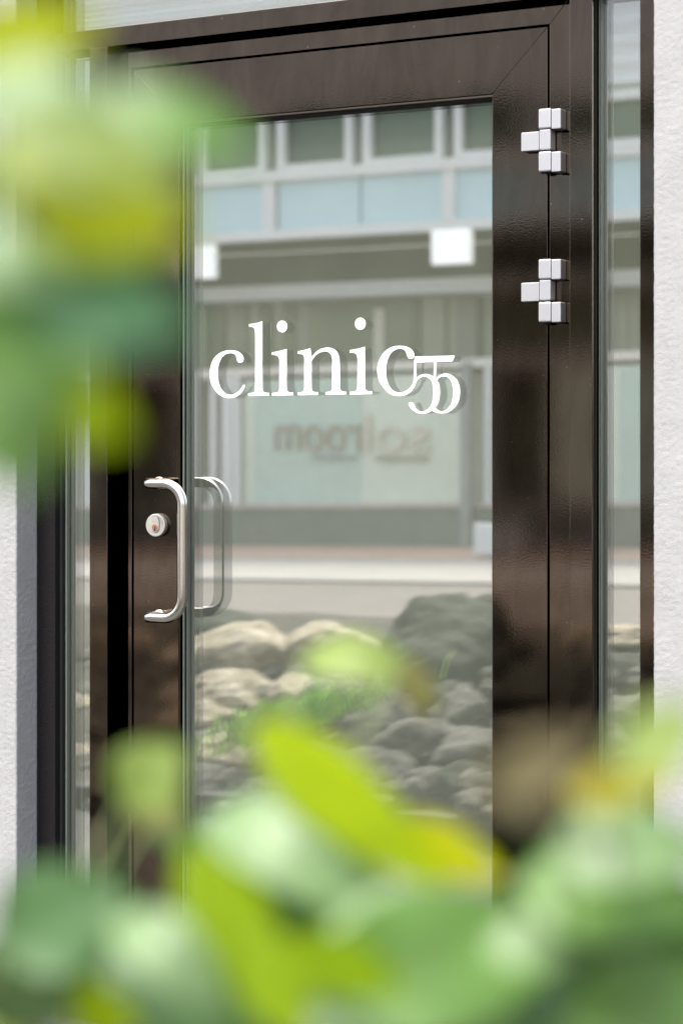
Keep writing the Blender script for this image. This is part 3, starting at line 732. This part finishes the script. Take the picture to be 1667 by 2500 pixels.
L_tip2 = leaf_mat('young_olive_leaf', (.14, .2, .04), .35, .6, (.2, .3, .03))
L_tip3 = leaf_mat('brownish_leaf', (.12, .1, .045), .35, .6, (.18, .16, .06))
L_yel2 = leaf_mat('ochre_leaf', (.3, .26, .02), .45, .6, (.42, .38, .01))
L_olive = leaf_mat('olive_leaf', (.13, .125, .035), .4, .5, (.22, .22, .05))
M_stem = simple('green_stem', (.16, .2, .08), .6); M_wood = simple('brown_twig', (.12, .08, .05), .8)
fwd = Vector((-sY, cY, 0)); rgt = Vector((cY, sY, 0)); upv = Vector((0, 0, 1))
def leaf(shrub, stem, u, v, t, L, W, ang, nu, nr, mat, curl=.15, fold=.12):
    t *= FAR if u > 480 or v > 1300 else 1.12; s = t / FPX; L *= s; W *= s; c = C(u, v, t)
    N = (-fwd + upv * nu + rgt * nr).normalized()
    ax = rgt * math.cos(R(ang)) + upv * math.sin(R(ang)); ax = (ax - N * ax.dot(N)).normalized(); sd = N.cross(ax)
    nl, nw = 14, 6; bm = bmesh.new(); rows = []
    for i in range(nl + 1):
        f = i / nl
        wd = W / 2 * (math.sin(math.pi * f ** .85) ** .72) * (1.08 - .25 * f) if 0 < f < 1 else .0004
        row = []
        for j in range(nw + 1):
            g = j / nw * 2 - 1
            z = -curl * L * (f - .45) ** 2 * 2.2 + fold * abs(g) * wd + .03 * W * math.sin(f * 9 + j) * abs(g)
            row.append(bm.verts.new(c + ax * (f - .5) * L + sd * g * wd + N * z))
        rows.append(row)
    for i in range(nl):
        for j in range(nw): bm.faces.new((rows[i][j], rows[i][j + 1], rows[i + 1][j + 1], rows[i + 1][j]))
    o = bm_obj('leaf', bm, mat, shrub, True)
    # twig from the leaf base to the nearest point of the main stem
    base = c - ax * L / 2 + N * (-curl * L * .45)
    q = min(stem, key=lambda p: (p - base - Vector((0, 0, -.02))).length)
    mid = (base + q) / 2 - ax * .01 - upv * .004
    tube('twig', [q, mid, base], [.0014, .0011, .0008], M_stem, shrub, 6)
    return o
FAR = 1.38
def shrub(label, pts, root):
    pts = [(a_, b__, c_ * FAR) for a_, b__, c_ in pts]
    sh = thing('shrub', label, 'shrub', root, 'leafy shrubs close to the camera')
    full = [Vector(root)] + [C(*p) for p in pts]
    fine = []
    for a, b_ in zip(full[:-1], full[1:]):
        for i in range(8): fine.append(a.lerp(b_, i / 8))
    fine.append(full[-1]); n = len(fine)
    wob = [p + Vector((noise.noise(p * 9), noise.noise(p * 9 + Vector((5, 0, 0))), 0)) * .006 for p in fine]
    tube('branch', wob, [.006 * (1 - .75 * i / n) for i in range(n)], M_wood, sh, 8)
    return sh, wob
k = 1.0632
def foot(u, t): q = C(u, 1500, t * FAR); return (q.x, q.y, bed(q.x, q.y) - .01)
A_, sa = shrub('tall leafy shrub reaching in from the left edge, blurred lime and sage leaves', [(-330, 2100, .55), (-220, 1100, .52), (-140, 600, .5), (-120, 60, .5)], foot(-330, .55))
B_, sb = shrub('low leafy shrub along the bottom, blurred lime, yellow and green leaves', [(640, 2950, .62), (560, 2700, .6), (700, 2480, .6), (760, 2300, .62), (800, 2150, .66)], foot(640, .62))
D_, sd_ = shrub('leafy shrub at the bottom right, blurred pale green and olive leaves', [(1500, 2950, .58), (1560, 2650, .56), (1500, 2350, .56), (1560, 2050, .56)], foot(1500, .58))
E_, se = shrub('leafy shrub at the bottom left, blurred dark green leaves', [(60, 2950, .55), (100, 2700, .55), (60, 2450, .55)], foot(60, .55))
def lv(sh, st, u, v, t, L, W, ang, nu, nr, mat, **kw): leaf(sh, st, u * k, v * k, t, L * k, W * k, ang, nu, nr, mat, **kw)
# upper left
lv(A_, sa, 60, 75, .47, 360, 190, 10, .0, -.1, L_yel3)
lv(A_, sa, 110, 215, .45, 460, 220, -15, .9, 0, L_pale, curl=.4)
lv(A_, sa, 370, 270, .47, 480, 200, -8, .7, .1, L_sage, curl=.3)
lv(A_, sa, 200, 340, .44, 500, 210, -16, .3, 0, L_tip)
lv(A_, sa, 235, 485, .44, 440, 240, -12, -.1, -.2, L_yel3)
lv(A_, sa, 190, 410, .475, 420, 150, -10, .2, 0, L_yel)
lv(A_, sa, 200, 680, .45, 520, 310, -14, .4, .2, L_sage2)
lv(A_, sa, 0, 590, .44, 300, 220, -20, 1.0, 0, L_pale, curl=.4)
lv(A_, sa, 60, 840, .47, 440, 320, 20, .2, 0, L_sage)
lv(A_, sa, 20, 760, .5, 340, 240, -10, .2, 0, L_sage)
lv(A_, sa, 190, 935, .47, 260, 190, -30, .0, -.3, L_lime)
lv(A_, sa, 20, 990, .46, 300, 260, -70, .1, 0, L_sage)
lv(A_, sa, -60, 430, .5, 300, 240, 20, .3, 0, L_sage)
# middle arching leaf
lv(B_, sb, 850, 1515, .72, 340, 115, -12, .5, 0, L_tip, curl=.7)
lv(B_, sb, 955, 1580, .72, 150, 80, -62, .1, 0, L_olive)
lv(B_, sb, 715, 1630, .76, 190, 30, 72, .2, 0, L_green)
# bottom middle
lv(B_, sb, 795, 1845, .58, 580, 200, -37, .0, -.3, L_lime, curl=.05, fold=.03)
lv(B_, sb, 1020, 1955, .58, 300, 140, -20, .0, -.2, L_yel, curl=.05, fold=.03)
lv(B_, sb, 680, 1950, .58, 520, 230, -40, .9, 0, L_pale, curl=.45)
lv(B_, sb, 800, 2070, .6, 460, 220, -32, .4, .2, L_sage)
lv(B_, sb, 550, 2150, .52, 500, 210, -52, .1, -.4, L_lime2, curl=.05)
lv(B_, sb, 640, 2270, .5, 260, 190, -60, .1, -.4, L_lime2, curl=.05)
lv(B_, sb, 390, 2190, .51, 380, 170, -50, .9, 0, L_pale, curl=.45)
lv(B_, sb, 430, 2320, .56, 460, 240, -35, .4, 0, L_green)
lv(B_, sb, 520, 2270, .53, 320, 130, -50, .8, 0, L_sage, curl=.3)
lv(B_, sb, 1040, 2200, .55, 640, 340, 12, .4, .1, L_sage, curl=.3)
lv(B_, sb, 950, 2110, .56, 420, 170, 8, .9, .1, L_pale, curl=.3)
lv(B_, sb, 900, 2310, .58, 520, 240, 20, .2, 0, L_sage)
lv(B_, sb, 740, 2330, .53, 320, 120, -10, .9, 0, L_pale, curl=.3)
lv(B_, sb, 790, 2220, .53, 300, 150, -20, .0, 0, L_lime2)
lv(B_, sb, 700, 2110, .61, 360, 200, -50, .1, 0, L_green)
lv(B_, sb, 400, 1900, .65, 220, 110, -40, .2, 0, L_green)
lv(B_, sb, 620, 2030, .6, 240, 120, 20, .1, 0, L_lime2)
lv(B_, sb, 560, 2210, .62, 420, 260, -30, .0, 0, L_deep)
lv(B_, sb, 860, 2200, .66, 480, 300, 10, .0, 0, L_deep)
# left bottom
lv(E_, se, 140, 2100, .54, 320, 270, 30, .4, .1, L_green)
lv(E_, se, 60, 2230, .55, 300, 260, 60, .1, 0, L_deep)
lv(E_, se, 345, 1775, .6, 190, 180, 50, .2, 0, L_tip2)
lv(E_, se, 355, 1850, .64, 120, 170, 60, .2, 0, L_olive)
lv(E_, se, 240, 2325, .55, 190, 140, -20, .0, -.3, L_lime)
lv(E_, se, 50, 2335, .55, 220, 110, 10, .0, -.3, L_lime2)
lv(E_, se, 190, 2240, .57, 300, 170, -30, .2, 0, L_green)
lv(E_, se, 130, 2345, .56, 200, 70, 10, .9, 0, L_pale)
lv(E_, se, 300, 2150, .66, 260, 240, 0, .0, 0, L_deep)
# right bottom
lv(D_, sd_, 1450, 1935, .53, 400, 230, 12, .9, 0, L_pale, curl=.4)
lv(D_, sd_, 1410, 2050, .55, 440, 260, -10, .4, 0, L_sage, curl=.3)
lv(D_, sd_, 1240, 1765, .36, 280, 150, 25, .2, 0, L_tip3)
lv(D_, sd_, 1430, 1800, .5, 260, 120, 10, .0, 0, L_yel2)
lv(D_, sd_, 1520, 1690, .42, 260, 170, 40, .4, 0, L_tip)
lv(D_, sd_, 1540, 2100, .56, 200, 260, 80, .0, 0, L_green)
lv(D_, sd_, 1205, 2170, .5, 190, 140, -20, .9, 0, L_pale, curl=.4)
lv(D_, sd_, 1290, 2045, .58, 140, 85, 40, .0, 0, L_yel)
lv(D_, sd_, 1350, 2230, .56, 460, 300, -20, .2, 0, L_green)
lv(D_, sd_, 1500, 2300, .55, 400, 260, 20, .2, 0, L_sage)
lv(D_, sd_, 1180, 2320, .56, 380, 220, -10, .2, 0, L_sage)
lv(D_, sd_, 1420, 2180, .66, 420, 300, 0, .0, 0, L_deep)
lv(D_, sd_, 1240, 2110, .64, 260, 170, 0, .0, 0, L_deep)
